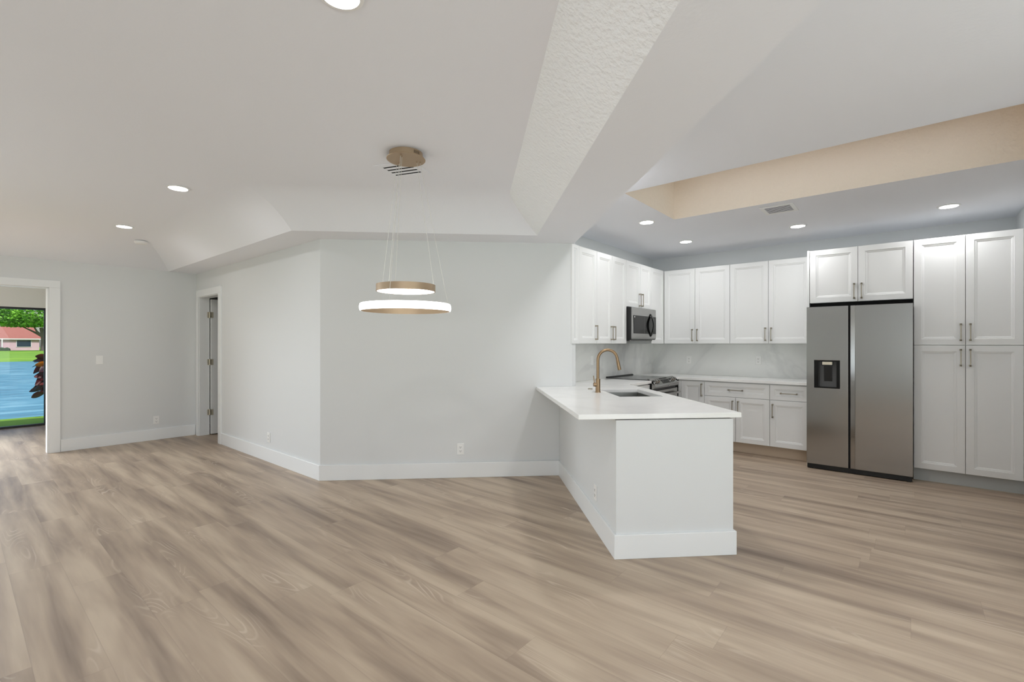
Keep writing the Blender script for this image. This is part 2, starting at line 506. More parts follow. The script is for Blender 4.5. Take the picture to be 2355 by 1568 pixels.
# ---- peninsula half wall (axes a, b turned 45 degrees)
pen = MB().prism([ab(.928, -2.963), ab(.928, -4.91), ab(1.05, -4.91), ab(1.05, -3.003), ab(1.715, -3.003), ab(1.715, -2.963)], 0, .889)
struct(pen.build('wall_peninsula', 'wall_paint'))

# ---- baseboards
def bb_prism(mb, pts, t=.016, h=.155):
    """board of thickness t on the left-hand side of the path"""
    n = len(pts); off = []
    for i, p in enumerate(pts):
        ns = []
        if i > 0: d = (Vector(p) - Vector(pts[i - 1])).normalized(); ns.append(Vector((-d.y, d.x)))
        if i < n - 1: d = (Vector(pts[i + 1]) - Vector(p)).normalized(); ns.append(Vector((-d.y, d.x)))
        m_ = sum(ns, Vector((0, 0))); m_ = m_ / len(ns); m_ = m_ / m_.length_squared
        off.append((p[0] + m_.x * t, p[1] + m_.y * t))
    mb.prism(list(pts) + off[::-1], 0, h)
    return mb
struct(bb_prism(MB(), [(XL, 2.385), (XL, .9)]).build('baseboard_left', 'trim_paint', bevel=.003))
struct(bb_prism(MB(), [ab(.928, -4.9), (-4.55, 2.40), (-7.235, 2.40)]).build('baseboard_dining', 'trim_paint', bevel=.003))
struct(bb_prism(MB(), [ab(1.715, -2.99), ab(1.715, -2.963), ab(.928, -2.963), ab(.928, -4.9)]).build('baseboard_peninsula', 'trim_paint', bevel=.003))
struct(bb_prism(MB(), [(XL, -3.), (XL, YB), (-7.1, YB)]).build('baseboard_patio', 'trim_paint'))

# ---- casings
c1 = MB().box(XL, .795, 0, XL + .02, .898, 2.09).box(XL, -2.9, 2.09, XL + .02, .898, 2.18).box(XL, -3.0, 0, XL + .02, -2.9, 2.18)
c1.box(XL - .13, .776, 0, XL + .004, .795, 2.09).box(XL - .13, -2.895, 2.08, XL + .004, .795, 2.09).box(XL - .14, .795, 0, XL - .12, .89, 2.18)
struct(c1.build('trim_1', 'trim_paint', bevel=.003), 'white flat casing around the wide opening to the sunroom')
c2 = MB().box(-7.333, YD - .02, 0, -7.235, YD, 2.08).box(-8.24, YD - .02, 2.08, -7.235, YD, 2.18).box(-8.24, YD - .02, 0, -8.144, YD, 2.08)
c2.box(-8.156, YD - .004, 0, -8.140, YD + .131, 2.08).box(-7.337, YD - .004, 0, -7.325, YD + .131, 2.08).box(-8.140, YD - .004, 2.07, -7.337, YD + .131, 2.084)
struct(c2.build('trim_2', 'trim_paint', bevel=.002), 'white flat casing and jamb around the hinged hall door')

# ---- hinged door standing open into the hall
dr = struct(MB().box(0, .006, .012, .038, .80, 2.055).build('door_1', 'trim_paint', loc=(-8.139, YD + .134, 0), bevel=.002), 'plain white hinged door standing open')
for z in (.30, 1.06, 1.775):
    hg = MB().box(-.001, -.034, z, .0035, .0, z + .088).box(.003, .006, z, .0415, .0085, z + .088).tube([(.006, .001, z), (.006, .001, z + .088)], .007, 10)
    hg.box(.038, .006, z, .0405, .035, z + .088)
    hg.build('hinge', 'hinge_nickel', dr, smooth=True)

# ------------------------------------------------------------------ cabinetry
def door_mesh(w, h, t=.02, stile=.058):
    if min(w, h) < .22: stile = min(stile, .27 * min(w, h))
    mb = MB()
    mb.rings(w, h, [(0, 0), (0, -t + .0015), (.0015, -t), (stile, -t), (stile + .003, -t + .005), (stile + .008, -t + .005),
                    (stile + .019, -t + .009), (stile + .021, -t + .012)])
    mb.quad((0, 0, 0), (0, 0, h), (w, 0, h), (w, 0, 0))
    return mb
def handle(parent, x, z, L=.165, horiz=False, y=-.02):
    h = L / 2; p = .03
    mb = MB()
    if horiz:
        mb.box(-h, -p - .004, -.0045, h, -p + .004, .0045)
        for s_ in (-1, 1):
            mb.box(s_ * (h - .007) - .007, -p - .004, -.007, s_ * (h - .007) + .007, 0, .007)
            mb.box(s_ * (h - .007) - .009, -.004, -.009, s_ * (h - .007) + .009, 0, .009)
    else:
        mb.box(-.0045, -p - .004, -h, .0045, -p + .004, h)
        for s_ in (-1, 1):
            mb.box(-.007, -p - .004, s_ * (h - .007) - .007, .007, 0, s_ * (h - .007) + .007)
            mb.box(-.009, -.004, s_ * (h - .007) - .009, .009, 0, s_ * (h - .007) + .009)
    return mb.build('handle', 'brass_champagne', parent, loc=(x, y, z), bevel=.0012)
G = .0022
def add_door(root, x0, x1, z0, z1, hside=None, hz=None, name='door', m='cabinet_white', hx=.031, hl=.165, horiz=False):
    """hside: -1 handle near the left edge, 1 near the right edge, 0 centred; hz: its height"""
    w, h = x1 - x0 - 2 * G, z1 - z0 - 2 * G
    d = door_mesh(w, h).build(name, m, root, loc=(x0 + G, 0, z0 + G))
    if hside is not None:
        x = {-1: hx, 1: w - hx, 0: w / 2}[hside]
        handle(d, x, hz - z0 - G, hl, horiz)
    return d
def shell(root, x0, x1, z0, z1, depth, m='cabinet_white', top=True, name='body'):
    """open-fronted carcass closed by a face frame behind the doors"""
    mb = MB().box(x0, .004, z0, x1, depth, z1) if top else MB().box(x0, .001, z0, x0 + .018, depth, z1).box(x1 - .018, .001, z0, x1, depth, z1).box(x0 + .018, .001, z0, x1 - .018, depth, z0 + .018).box(x0 + .018, .001, z0 + .018, x1 - .018, .02, z1)
    return mb.build(name, m, root)

UZ0, UZ1 = 1.383, 2.437
# -- upper cabinets on the range wall: front looks along +X, local x = room Y
RY = PI / 2
FX = -2.735
ux = [4.226, 4.353, 4.732, 5.093, 5.468, 5.864, 6.215, 6.646]
def cab_rw(label, i0):
    return thing('wall_cabinet', label, 'cabinet', (FX, ux[i0], 0), RY, 'wall cabinets round the kitchen corner')
c = cab_rw('white one-door wall cabinet with a narrow panelled strip, touching the dining wall', 0)
shell(c, 0, ux[2] - ux[0], UZ0, UZ1, .30)
door_mesh(.127 + .014 - G, UZ1 - UZ0).build('filler_panel', 'cabinet_white', c, loc=(-.014, -.001, UZ0))
add_door(c, ux[1] - ux[0], ux[2] - ux[0], UZ0, UZ1, 1, 1.508)
c = cab_rw('white two-door wall cabinet above the counter, directly beside the microwave', 2)
shell(c, 0, ux[4] - ux[2], UZ0, UZ1, .30)
add_door(c, 0, ux[3] - ux[2], UZ0, UZ1, 1, 1.508); add_door(c, ux[3] - ux[2], ux[4] - ux[2], UZ0, UZ1, -1, 1.508)
c = cab_rw('short white two-door wall cabinet sitting directly above the microwave', 4)
shell(c, 0, ux[6] - ux[4], 1.85, UZ1, .30)
add_door(c, 0, ux[5] - ux[4], 1.85, UZ1, 1, 1.956); add_door(c, ux[5] - ux[4], ux[6] - ux[4], 1.85, UZ1, -1, 1.956)
c = cab_rw('narrow white single-door wall cabinet in the corner past the microwave', 6)
shell(c, 0, 7.0 - ux[6], UZ0, UZ1, .30)
add_door(c, 0, ux[7] - ux[6], UZ0, UZ1)
# -- upper cabinets on the fridge wall: front looks along -Y
vx = [-2.7135, -2.273, -1.815, -1.3575, -.895]
for i, lab in ((0, 'white two-door wall cabinet over the back counter, next to the kitchen corner'), (2, 'white two-door wall cabinet over the back counter, next to the fridge')):
    c = thing('wall_cabinet', lab, 'cabinet', (vx[i], 6.67, 0), 0, 'wall cabinets round the kitchen corner')
    shell(c, 0, vx[i + 2] - vx[i], UZ0, UZ1 - .004, .335)
    add_door(c, 0, vx[i + 1] - vx[i], UZ0, UZ1 - .004, 1, 1.502); add_door(c, vx[i + 1] - vx[i], vx[i + 2] - vx[i], UZ0, UZ1 - .004, -1, 1.502)
# -- cabinet over the fridge with its tall side panel
c = thing('fridge_cabinet', 'short white two-door cabinet bridging over the stainless fridge', 'cabinet', (-.857, 6.27, 0))
shell(c, 0, .892, 1.836, 2.428, .74)
add_door(c, 0, .441, 1.836, 2.428, 1, 1.948, hx=.03); add_door(c, .441, .892, 1.836, 2.428, -1, 1.948, hx=.03)
MB().box(-.024, -.02, 0, -.003, .74, 2.43).build('side_panel', 'cabinet_white', c, bevel=.0015)
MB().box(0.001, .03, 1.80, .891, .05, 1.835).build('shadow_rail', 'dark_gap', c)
# -- pantry
c = thing('pantry_cabinet', 'tall white four-door pantry cabinet to the side of the fridge', 'cabinet', (.0385, 6.27, 0))
shell(c, 0, XR - .002 - .0385, .132, 2.428, .74)
add_door(c, 0, .3785, 1.367, 2.428, 1, 1.492); add_door(c, .3785, .762, 1.367, 2.428, -1, 1.492)
add_door(c, 0, .3785, .132, 1.367, 1, 1.247); add_door(c, .3785, .762, .132, 1.367, -1, 1.247)
MB().box(.762, -.02, .132, XR - .002 - .0385, 0, 2.428).build('filler_panel', 'cabinet_white', c)
MB().box(0, .06, 0, XR - .002 - .0385, .078, .132).build('toe_kick', 'toe_grey', c)
# -- base cabinets under the back counter
BF, CZ0, CZ1 = 6.42, .897, .93
DZ = .884
def base(label, x0, x1):
    c = thing('base_cabinet', label, 'cabinet', (x0, BF, 0), 0, 'base cabinets under the back counter')
    shell(c, 0, x1 - x0, .134, CZ0, .57)
    MB().box(0, .07, 0, x1 - x0, .088, .134).build('toe_kick', 'raw_board', c)
    return c
c = base('narrow white base cabinet in the corner beside the range, one door', -2.41, -2.065)
MB().box(0, -.018, .134, .04, .001, DZ).build('filler_panel', 'cabinet_white', c)
add_door(c, .04, .345, .134, DZ, 1, .772)
c = base('wide white base cabinet under the back counter with drawer over two doors', -2.065, -1.292)
add_door(c, 0, .773, .70, DZ, 0, .792, 'drawer', horiz=True, hl=.175)
add_door(c, 0, .385, .134, .70, 1, .575); add_door(c, .385, .773, .134, .70, -1, .575)
c = base('slim white base cabinet touching the fridge, drawer over one door', -1.292, -.883)
add_door(c, 0, .409, .70, DZ, 0, .787, 'drawer', horiz=True, hl=.18)
add_door(c, 0, .409, .134, .70, -1, .57)
# -- base cabinet between peninsula and range
c = thing('base_cabinet', 'white base cabinet wedged between the peninsula and the range', 'cabinet', (-2.44, 4.93, 0), RY)
shell(c, 0, .565, .134, CZ0, .58)
add_door(c, 0, .565, .134, DZ, -1, .77)
MB().box(0, .07, 0, .565, .088, .134).build('toe_kick', 'raw_board', c)
# -- sink base run on the kitchen side of the peninsula (front looks along +a)
px, py = ab(1.715, -3.006)
c = thing('sink_cabinet', 'white sink base cabinet on the kitchen side of the peninsula', 'cabinet', (px, py, 0), math.radians(135))
shell(c, 0, 1.75, .134, CZ0, .655, top=False)
for i in range(4): add_door(c, i * .4375, (i + 1) * .4375, .134, DZ, (1, -1)[i % 2], .77)
MB().box(0, .07, 0, 1.75, .088, .134).build('toe_kick', 'raw_board', c)

# -- worktops
SH = [ab(1.2625, -3.925), ab(1.648, -3.925), ab(1.648, -4.567), ab(1.2625, -4.567)]
A_, B_, C_, D_ = (-2.993, 3.953), ab(.679, -2.949), ab(1.764, -2.949), (-2.40, 4.895)
wt = MB().prism([A_, B_, C_, D_, (-2.40, 5.502), (-3.03, 5.502), (-3.03, 4.298), (-2.72, 4.298), (-2.72, 4.226)], CZ0 + .0005, CZ1, [SH])
tag(wt.build('worktop', 'quartz_white', bevel=.002), 'white quartz peninsula worktop with sink cut-out and bar overhang', 'worktop')
wt = MB().prism([(-3.03, 6.268), (-2.40, 6.268), (-2.40, 6.37), (-.884, 6.37), (-.884, 7.01), (-3.03, 7.01)], CZ0 + .0005, CZ1)
tag(wt.build('worktop', 'quartz_white', bevel=.002), 'white quartz back worktop running from the range to the fridge', 'worktop')
# -- backsplash slabs
struct(MB().box(XM, 4.296, CZ1, XM + .009, YW, UZ0 + .02).build('wall_backsplash_range', 'marble_backsplash'))
struct(MB().box(XM + .009, YW - .009, CZ1, -.884, YW, UZ0 + .02).build('wall_backsplash_back', 'marble_backsplash'))

# -- sink
c = thing('sink', 'undermount stainless sink let into the peninsula worktop', 'sink', (0, 0, 0))
def inset(d): return [ab(1.2625 + d, -3.925 - d), ab(1.648 - d, -3.925 - d), ab(1.648 - d, -4.567 + d), ab(1.2625 + d, -4.567 + d)]
o_, i_ = inset(-.02), inset(.002); bt = inset(.012)
bowl = MB()
for kk in range(4):
    k2 = (kk + 1) % 4
    bowl.quad((*o_[kk], CZ0), (*o_[k2], CZ0), (*i_[k2], CZ0), (*i_[kk], CZ0))
    bowl.quad((*i_[kk], CZ0), (*i_[k2], CZ0), (*bt[k2], .70), (*bt[kk], .70))
bowl.quad(*[(*p, .70) for p in bt])
bowl.build('bowl', 'sink_steel', c)
dx, dy = ab(1.455, -4.25)
MB().lathe([(.045, .701), (.045, .704), (.03, .704), (.0, .703)], 24, (dx, dy)).build('drain', 'steel_dark', c, smooth=True)
# -- faucet
fx, fy = ab(1.172, -4.295)
c = thing('kitchen_faucet', 'tall brushed bronze gooseneck faucet beside the sink', 'faucet', (fx, fy, CZ1), math.radians(45))
MB().lathe([(0, 0), (.0265, 0), (.0265, .004), (.0225, .012), (.0215, .125), (.0195, .127), (0, .127)], 28).build('base', 'faucet_bronze', c, smooth=True)
pts = [(0, 0, .12), (0, 0, .22), (0, 0, .298)]
Rr = .092
for i in range(1, 17):
    w = PI - math.radians(168) * i / 16
    pts.append((Rr + Rr * math.cos(w), 0, .302 + Rr * math.sin(w)))
ex, ez = pts[-1][0], pts[-1][2]
pts.append((ex + .007, 0, ez - .033))
MB().tube(pts, .0135, 16).build('neck', 'faucet_bronze', c, smooth=True)
MB().tube([(ex + .006, 0, ez - .03), (ex + .009, 0, ez - .045), (ex + .0235, 0, ez - .112), (ex + .024, 0, ez - .114)], [.0145, .0155, .0165, .014], 16).build('spray_head', 'faucet_bronze', c, smooth=True)
hb = MB().tube([(-.015, 0, .072), (-.042, 0, .072)], [.018, .018], 18).build('handle', 'faucet_bronze', c, smooth=True)
MB().tube([(-.034, .0, .085), (-.036, 0, .115), (-.042, 0, .155)], [.0045, .0045, .004], 10).build('lever', 'faucet_bronze', hb, smooth=True)
gx, gy = ab(1.177, -4.60)
tag(MB().lathe([(0, .008), (.018, .0085), (.022, .006), (.0235, 0), (0, 0)], 24, ).build('hole_cover', 'brass_champagne', loc=(gx, gy, CZ1), smooth=True), 'small round metal hole cover on the worktop beside the faucet', 'hole cover')

# -- range
c = thing('kitchen_range', 'stainless slide-in electric range with black glass cooktop', 'range', (-2.40, 5.507, 0), RY)
MB().box(0, .0, .1, .754, .62, .925).build('body', 'black_plastic', c)
MB().box(.0, .055, .926, .754, .625, .938).build('cooktop', 'cooktop_glass', c, bevel=.002)
MB().extrude_profile([(.60, .938), (.625, .938), (.625, .952), (.612, .952)], 0, .754).build('rear_trim', 'black_plastic', c)
cp = MB().extrude_profile([(.06, .938), (.06, .948), (.035, .95), (-.045, .875), (-.05, .855), (-.028, .828), (.0, .822), (.0, .93)], -.004, .758).build('control_panel', 'steel', c, bevel=.004)
sl = math.atan2(.075, .08)
def on_panel(x, t):     # point on the sloping face: t from 0 (bottom) to 1 (top)
    return (x, -.045 + .08 * t, .875 + .075 * t)
nrm = Vector((0, -math.sin(sl), math.cos(sl)))
for x in (.085, .16, .595, .67):
    p = Vector(on_panel(x, .45))
    MB().tube([p, p + nrm * .008, p + nrm * .009, p + nrm * .03], [.026, .026, .021, .0185], 20).build('knob', 'steel', cp, smooth=True)
    p2 = p
a0, a1, b0, b1 = on_panel(.27, .12), on_panel(.5, .12), on_panel(.27, .9), on_panel(.5, .9)
e = nrm * .0015
MB().quad(*[tuple(Vector(q) + e) for q in (a0, a1, b1, b0)]).build('display', 'black_gloss', cp)
dpt = Vector(on_panel(.37, .6)) + nrm * .0025
MB().quad(dpt + Vector((-.008, 0, -.0)), dpt + Vector((.008, 0, 0)), dpt + Vector((.008, .006, .0056)), dpt + Vector((-.008, .006, .0056))).build('display_digit', 'grey_plastic', cp)
rd = MB().box(.003, -.03, .16, .751, -.001, .80).build('oven_door', 'steel', c, bevel=.004)
MB().box(.08, -.0325, .26, .674, -.0305, .66).build('window', 'black_gloss', rd)
mbh = MB().tube([(.03, -.075, .745), (.724, -.075, .745)], .014, 14)
for x in (.06, .694): mbh.tube([(x, -.03, .745), (x, -.075, .745)], .009, 10)
mbh.build('handle', 'steel', rd, smooth=True)
MB().box(.003, -.028, .03, .751, -.001, .15).build('storage_drawer', 'steel', c, bevel=.004)
MB().box(.02, .02, 0, .734, .6, .1).build('plinth', 'black_plastic', c)

# -- over-the-range microwave
c = thing('microwave', 'black and stainless over-range microwave under the short cabinet', 'microwave', (-2.66, 5.474, 0), RY)
MB().box(0, -.0045, 1.434, .735, .365, 1.845).build('body', 'black_plastic', c, bevel=.006)
MB().extrude_profile([(-.005, 1.843), (-.012, 1.838), (-.015, 1.50), (-.012, 1.455), (-.005, 1.44)], .0, .735).build('front', 'steel', c, bevel=.003)
dw = MB().box(.05, -.0172, 1.512, .655, -.0145, 1.742).build('window', 'black_gloss', c)
MB().box(.065, -.0182, 1.712, .079, -.0172, 1.732).build('badge', 'white_badge', dw)
MB().box(.36, -.0182, 1.515, .366, -.0172, 1.738).build('divider', 'grey_plastic', dw)
MB().box(.665, -.0172, 1.512, .728, -.0145, 1.742).build('keypad', 'black_gloss', c)
hp = []
for i in range(13):
    t = i / 12; hp.append((.56, -.018 - .052 * math.sin(PI * t), 1.475 + .305 * t))
hm = MB()
for i in range(12):
    (x, y0, z0), (_, y1, z1) = hp[i], hp[i + 1]
    hw_ = lambda t: .012 + .016 * math.sin(PI * t)
    w0, w1 = hw_(i / 12), hw_((i + 1) / 12)
    n = len(hm.v)
    hm.v += [(x - w0, y0, z0), (x + w0, y0, z0), (x + w0, y0 + .012, z0), (x - w0, y0 + .012, z0), (x - w1, y1, z1), (x + w1, y1, z1), (x + w1, y1 + .012, z1), (x - w1, y1 + .012, z1)]
    for q in ((0, 1, 5, 4), (1, 2, 6, 5), (2, 3, 7, 6), (3, 0, 4, 7)): hm.f.append(tuple(n + j for j in q))
hm.build('handle', 'black_gloss', c, smooth=True)
MB().box(.03, .03, 1.418, .705, .34, 1.431).build('grease_filter', 'steel_dark', c)

# -- refrigerator
c = thing('refrigerator', 'stainless side-by-side refrigerator with ice and water dispenser', 'refrigerator', (-.871, 6.14, 0))
MB().box(.015, .085, .03, .893, .86, 1.775).build('body', 'black_plastic', c)
lo, hi = .056, 1.787
# freezer door with the dispenser opening cut out
dx0, dx1, dz0, dz1 = .072, .306, .897, 1.20
fd = MB()
def doorbox(mb, x0, z0, x1, z1): mb.box(x0, 0, z0, x1, .082, z1)
ring = MB().prism([(0, lo), (.380, lo), (.380, hi), (0, hi)], 0, .082, [[(dx0, dz0), (dx1, dz0), (dx1, dz1), (dx0, dz1)]])
ring.v = [(x, z_, y) for (x, y, z_) in ring.v]
fz = ring.build('freezer_door', 'steel', c, bevel=.003)
MB().box(.380, .012, lo, .397, .08, hi).build('door_gap', 'dark_gap', c)
rdn = MB().box(.437, 0, lo, .9055, .082, hi).build('fridge_door', 'steel', c, bevel=.003)
MB().quad((.398, .014, lo), (.4365, .004, lo), (.4365, .004, hi), (.398, .014, hi)).build('pocket_handle', 'steel', rdn)
dsp = MB().box(dx0, .07, dz0, dx1, .081, dz1)
dsp.box(dx0, .002, dz0, dx0 + .04, .07, dz1).box(dx1 - .03, .002, dz0, dx1, .07, dz1).box(dx0 + .04, .002, dz1 - .012, dx1 - .03, .07, dz1).box(dx0 + .04, .002, dz0, dx1 - .03, .07, dz0 + .01)
ds = dsp.build('dispenser', 'black_gloss', fz)
MB().quad((dx0 + .042, .055, dz0 + .012), (dx1 - .032, .055, dz0 + .012), (dx1 - .032, .066, dz1 - .014), (dx0 + .042, .066, dz1 - .014)).build('back_plate', 'grey_plastic', ds)
MB().box(dx0 + .068, .02, dz1 - .055, dx1 - .065, .055, dz1 - .012).build('spout', 'black_plastic', ds)
MB().box(dx0 + .073, .017, dz1 - .048, dx1 - .07, .021, dz1 - .016).build('spout_badge', 'hinge_nickel', ds)
MB().extrude_profile([(.045, dz0 + .075), (.06, dz0 + .075), (.06, dz1 - .06), (.03, dz1 - .06)], dx0 + .088, dx1 - .075).build('paddle', 'black_plastic', ds)
gr = MB().box(.006, .01, .008, .9, .09, .053)
gr.build('kick_grille', 'black_plastic', c)
for x in (.03, .86): MB().box(x, .02, 0, x + .03, .06, .01).build('foot', 'black_plastic', c)

# ------------------------------------------------------------------ pendant
pc = Vector((-2.667, 2.03, 0))
c = thing('ring_pendant', 'two-tier gold ring pendant light hanging on thin wires', 'pendant light', (pc.x, pc.y, ZT), TH)
cb = MB().lathe([(0, 0), (.114, 0), (.114, -.038), (.131, -.0395), (.133, -.043), (.131, -.0455), (0, -.0455)], 56).build('ceiling_canopy', 'pendant_gold', c, smooth=True)
sm = MB()
for i in range(5):
    w = math.radians(-40 - 5.2 * i + 12)
    ca, sa = math.cos(w), math.sin(w)
    q = lambda r_, dw, z: (r_ * math.cos(w + dw), r_ * math.sin(w + dw), z)
    sm.quad(q(.1146, -.016, -.010), q(.1146, .016, -.010), q(.1146, .016, -.030), q(.1146, -.016, -.030))
sm.build('canopy_slots', 'dark_gap', cb)
RU, RL = .201, .309
zu0, zu1 = 1.741 - ZT, 1.788 - ZT
zl0, zl1 = 1.605 - ZT, 1.655 - ZT
u = MB().lathe([(RU, zu0), (RU, zu1), (RU - .012, zu1), (RU - .012, zu1 - .004), (RU - .006, zu1 - .004), (RU - .006, zu0)], 72, closed=True).build('upper_ring', 'pendant_gold', c, smooth=True)
MB().lathe([(RU - .0065, zu0 + .001), (RU - .0065, zu1 - .005), (RU - .017, zu1 - .007), (RU - .019, zu0 + .012), (RU - .015, zu0 + .001)], 72, closed=True).build('diffuser', 'ring_glow', u, smooth=True)
l_ = MB().lathe([(RL - .013, zl0), (RL - .013, zl1), (RL - .008, zl1), (RL - .008, zl0)], 84, closed=True).build('lower_ring', 'pendant_gold', c, smooth=True)
MB().lathe([(RL - .0075, zl0), (RL - .002, zl0 + .004), (RL + .002, (zl0 + zl1) / 2), (RL - .002, zl1 - .004), (RL - .0075, zl1)], 84, closed=True).build('diffuser', 'ring_glow', l_, smooth=True)
for R_, zt_, rc in ((RU - .006, zu1, .075), (RL - .0105, zl1, .098)):
    for w in (22, 142, 262):
        w2 = math.radians(w)
        p0 = (rc * math.cos(w2), rc * math.sin(w2), -.0455); p1 = (R_ * math.cos(w2), R_ * math.sin(w2), zt_)
        cbl = MB().tube([p0, p1], .0014, 6).build('cable', 'cable_steel', c)
        MB().tube([p0, (p0[0] * 1.003, p0[1] * 1.003, -.056)], .004, 10).build('cable_grip', 'pendant_gold', cbl, smooth=True)

# ------------------------------------------------------------------ recessed ceiling lights
def downlight(label, x, y, z, group, power=None):
    c = thing('recessed_ceiling_light', label, 'ceiling light', (x, y, z), 0, group)
    MB().lathe([(.068, -.001), (.082, -.001), (.086, -.004), (.085, -.007), (.070, -.010), (.068, -.008)], 40, closed=True).build('trim_ring', 'lamp_trim', c, smooth=True)
    MB().lathe([(.069, -.008), (.06, -.0105), (.03, -.0125), (0, -.013)], 40).build('lens', 'lamp_glow', c, smooth=True)
    d = bpy.data.lights.new('downlight', 'AREA'); d.shape = 'DISK'; d.size = .14
    d.energy = power or (LAMP_POWER if z > 2.69 else LAMP_POWER * .8); d.color = LAMP_COLOR
    o = bpy.data.objects.new('downlight', d); COL.objects.link(o); o.parent = c; o.location = (0, 0, -.018)
    return c
GD, GK = 'recessed lights in the dining ceiling', 'recessed lights in the kitchen ceiling'
downlight('round recessed light in the raised ceiling, halfway between pendant and far wall', -4.725, 1.235, ZT, GD, 3.6)
downlight('round recessed light in the raised ceiling, nearest the smoke detector', -6.735, 1.25, ZT, GD, 3.6)
downlight('round recessed light nearest the camera, cut off at the top of the picture', -1.64, .945, ZT, GD)
downlight('round recessed kitchen light beside the corner of the ceiling recess', -2.145, 4.79, ZK, GK)
downlight('round recessed kitchen light nearest the corner cabinets and microwave', -2.17, 6.02, ZK, GK)
downlight('round recessed kitchen light above the back counter, past the ceiling vent', -.937, 6.02, ZK, GK)
downlight('round recessed kitchen light above the pantry cabinet', .291, 6.07, ZK, GK)
for x, y, t in ((-4.7, -1.6, 'sunroom opening'), (-6.7, -1.6, 'left wall'), (-1.7, -1.6, 'added patio windows'), (1.4, -2.6, 'added family room window')):
    downlight('added recessed fill light behind the camera, toward the ' + t, x, y, ZT, 'added fill lights behind the camera')  # added lamps out of view, raise the room's overall brightness
downlight('round recessed kitchen light tucked just behind the ceiling beam', -1.76, 3.50, ZK, GK, 9.0)
for x, y, t in ((2.2, 1.6, 'family wall'), (1.3, 2.3, 'ceiling recess')):
    downlight('added recessed fill light over the kitchen entry, toward the ' + t, x, y, ZK, 'added fill lights behind the camera', 9.0)  # added lamps out of view, brighten the floor on the kitchen side

# ------------------------------------------------------------------ vents, smoke detector
def vent(label, x, y, z, rz, w, h, bw, n, pitch, sw):
    c = thing('ceiling_vent', label, 'vent', (x, y, z), rz, 'ceiling vents')
    fr = MB().prism([(-w / 2, -h / 2), (w / 2, -h / 2), (w / 2, h / 2), (-w / 2, h / 2)], -.005, -.0005,
                    [[(-bw / 2, -n * pitch / 2), (bw / 2, -n * pitch / 2), (bw / 2, n * pitch / 2), (-bw / 2, n * pitch / 2)]])
    fr.build('frame', 'ceiling_paint' if z > 2.69 else 'plate_white', c, bevel=.002)
    MB().box(-bw / 2, -n * pitch / 2, -.0032, bw / 2, n * pitch / 2, -.0005).build('duct_opening', 'dark_gap', c)
    for i in range(n + 1):
        yc = (i - n / 2) * pitch
        a, b = max(yc - (pitch - sw) / 2, -n * pitch / 2), min(yc + (pitch - sw) / 2, n * pitch / 2)
        MB().box(-bw / 2, a, -.0040, bw / 2, b, -.0034).build('slat', 'ceiling_paint', c)
    return c
vent('white ceiling vent with black slots behind the pendant canopy', -2.935, 2.20, ZT, math.radians(20.5), .325, .285, .225, 4, .053, .020)
vent('white square ceiling vent in the kitchen beside the ceiling recess', -.96, 5.16, ZK, 0, .285, .32, .215, 6, .038, .018)
tag(MB().lathe([(0, 0), (.07, 0), (.07, -.02), (.055, -.034), (0, -.036)], 36).build('smoke_detector', 'plate_white', loc=(-7.50, 1.56, 2.687), smooth=True), 'round white smoke detector at the edge of the raised ceiling', 'smoke detector')

# ------------------------------------------------------------------ outlets and switch (local front = -y)
def outlet(label, x, y, z, rz, kind='outlet', cat='outlet'):
    c = thing('wall_' + kind, label, cat, (x, y, z), rz, 'wall plates')
    w, h = (.071, .115)
    MB().box(-w / 2, -.006, -h / 2, w / 2, 0, h / 2).build('cover_plate', 'plate_white', c, bevel=.002)
    if kind == 'outlet':
        for s_ in (-1, 1):
            rc = MB().box(-.017, -.0085, s_ * .02 - .0145, .017, -.006, s_ * .02 + .0145).build('receptacle', 'plate_white', c, bevel=.001)
            sm = MB().box(-.0085, -.0092, s_ * .02 - .003, -.0055, -.0084, s_ * .02 + .006).box(.0055, -.0092, s_ * .02 - .003, .0085, -.0084, s_ * .02 + .006)
            sm.box(-.003, -.0092, s_ * .02 - .011, .003, -.0084, s_ * .02 - .006)
            sm.build('slots', 'slot_dark', rc)
    else:
        MB().box(-.0165, -.009, -.033, .0165, -.006, .033).build('rocker', 'plate_white', c, bevel=.001)
    return c
D45 = math.radians(45)
ox, oy = -3.5535, 3.3965
outlet('white wall outlet low on the dining wall beneath the pendant', ox, oy, .292, D45)
outlet('white wall outlet low on the wall between the hall door and wall corner', -5.745, YD, .284, 0)
outlet('white wall outlet low on the far wall near the hall door', XL, 1.904, .284, PI / 2)
outlet('white outlet plate on the side of the peninsula above its baseboard', *ab(.928, -3.46), .27, -D45)
outlet('white outlet on the marble backsplash beside the range', -2.48, YW - .009, 1.143, 0)
outlet('white outlet on the marble backsplash toward the fridge', -1.552, YW - .009, 1.158, 0)
outlet('white switch plate on the marble backsplash behind the faucet', XM + .009, 5.15, 1.175, PI / 2, 'switch', 'switch')
outlet('white light switch on the far wall beside the sunroom opening', XL, 1.281, 1.165, PI / 2, 'switch', 'switch')

# ------------------------------------------------------------------ outside
lw = MB().prism([(-14.05, -70), (45, -70), (45, 60), (-14.05, 60)], -.6, -.15)
struct(lw.build('lawn_ground', 'lawn_green'))
struct(MB().box(-9, -9, -.15, 5, YB - .13, -.06).build('ground_patio', 'patio_stone'))
struct(MB().quad((-13.9, -90, -.36), (-68, -90, -.36), (-68, 90, -.36), (-13.9, 90, -.36)).build('lake_ground', 'lake_water'), 'rippled blue lake')
fb = MB(); xs_ = [(-66, -.6), (-67, -.33), (-74, -.15), (-100, .0), (-250, .05)]
for (x0, z0), (x1, z1) in zip(xs_[:-1], xs_[1:]): fb.quad((x0, -120, z0), (x0, 120, z0), (x1, 120, z1), (x1, -120, z1))
struct(fb.build('lawn_far_ground', 'lawn_green'))

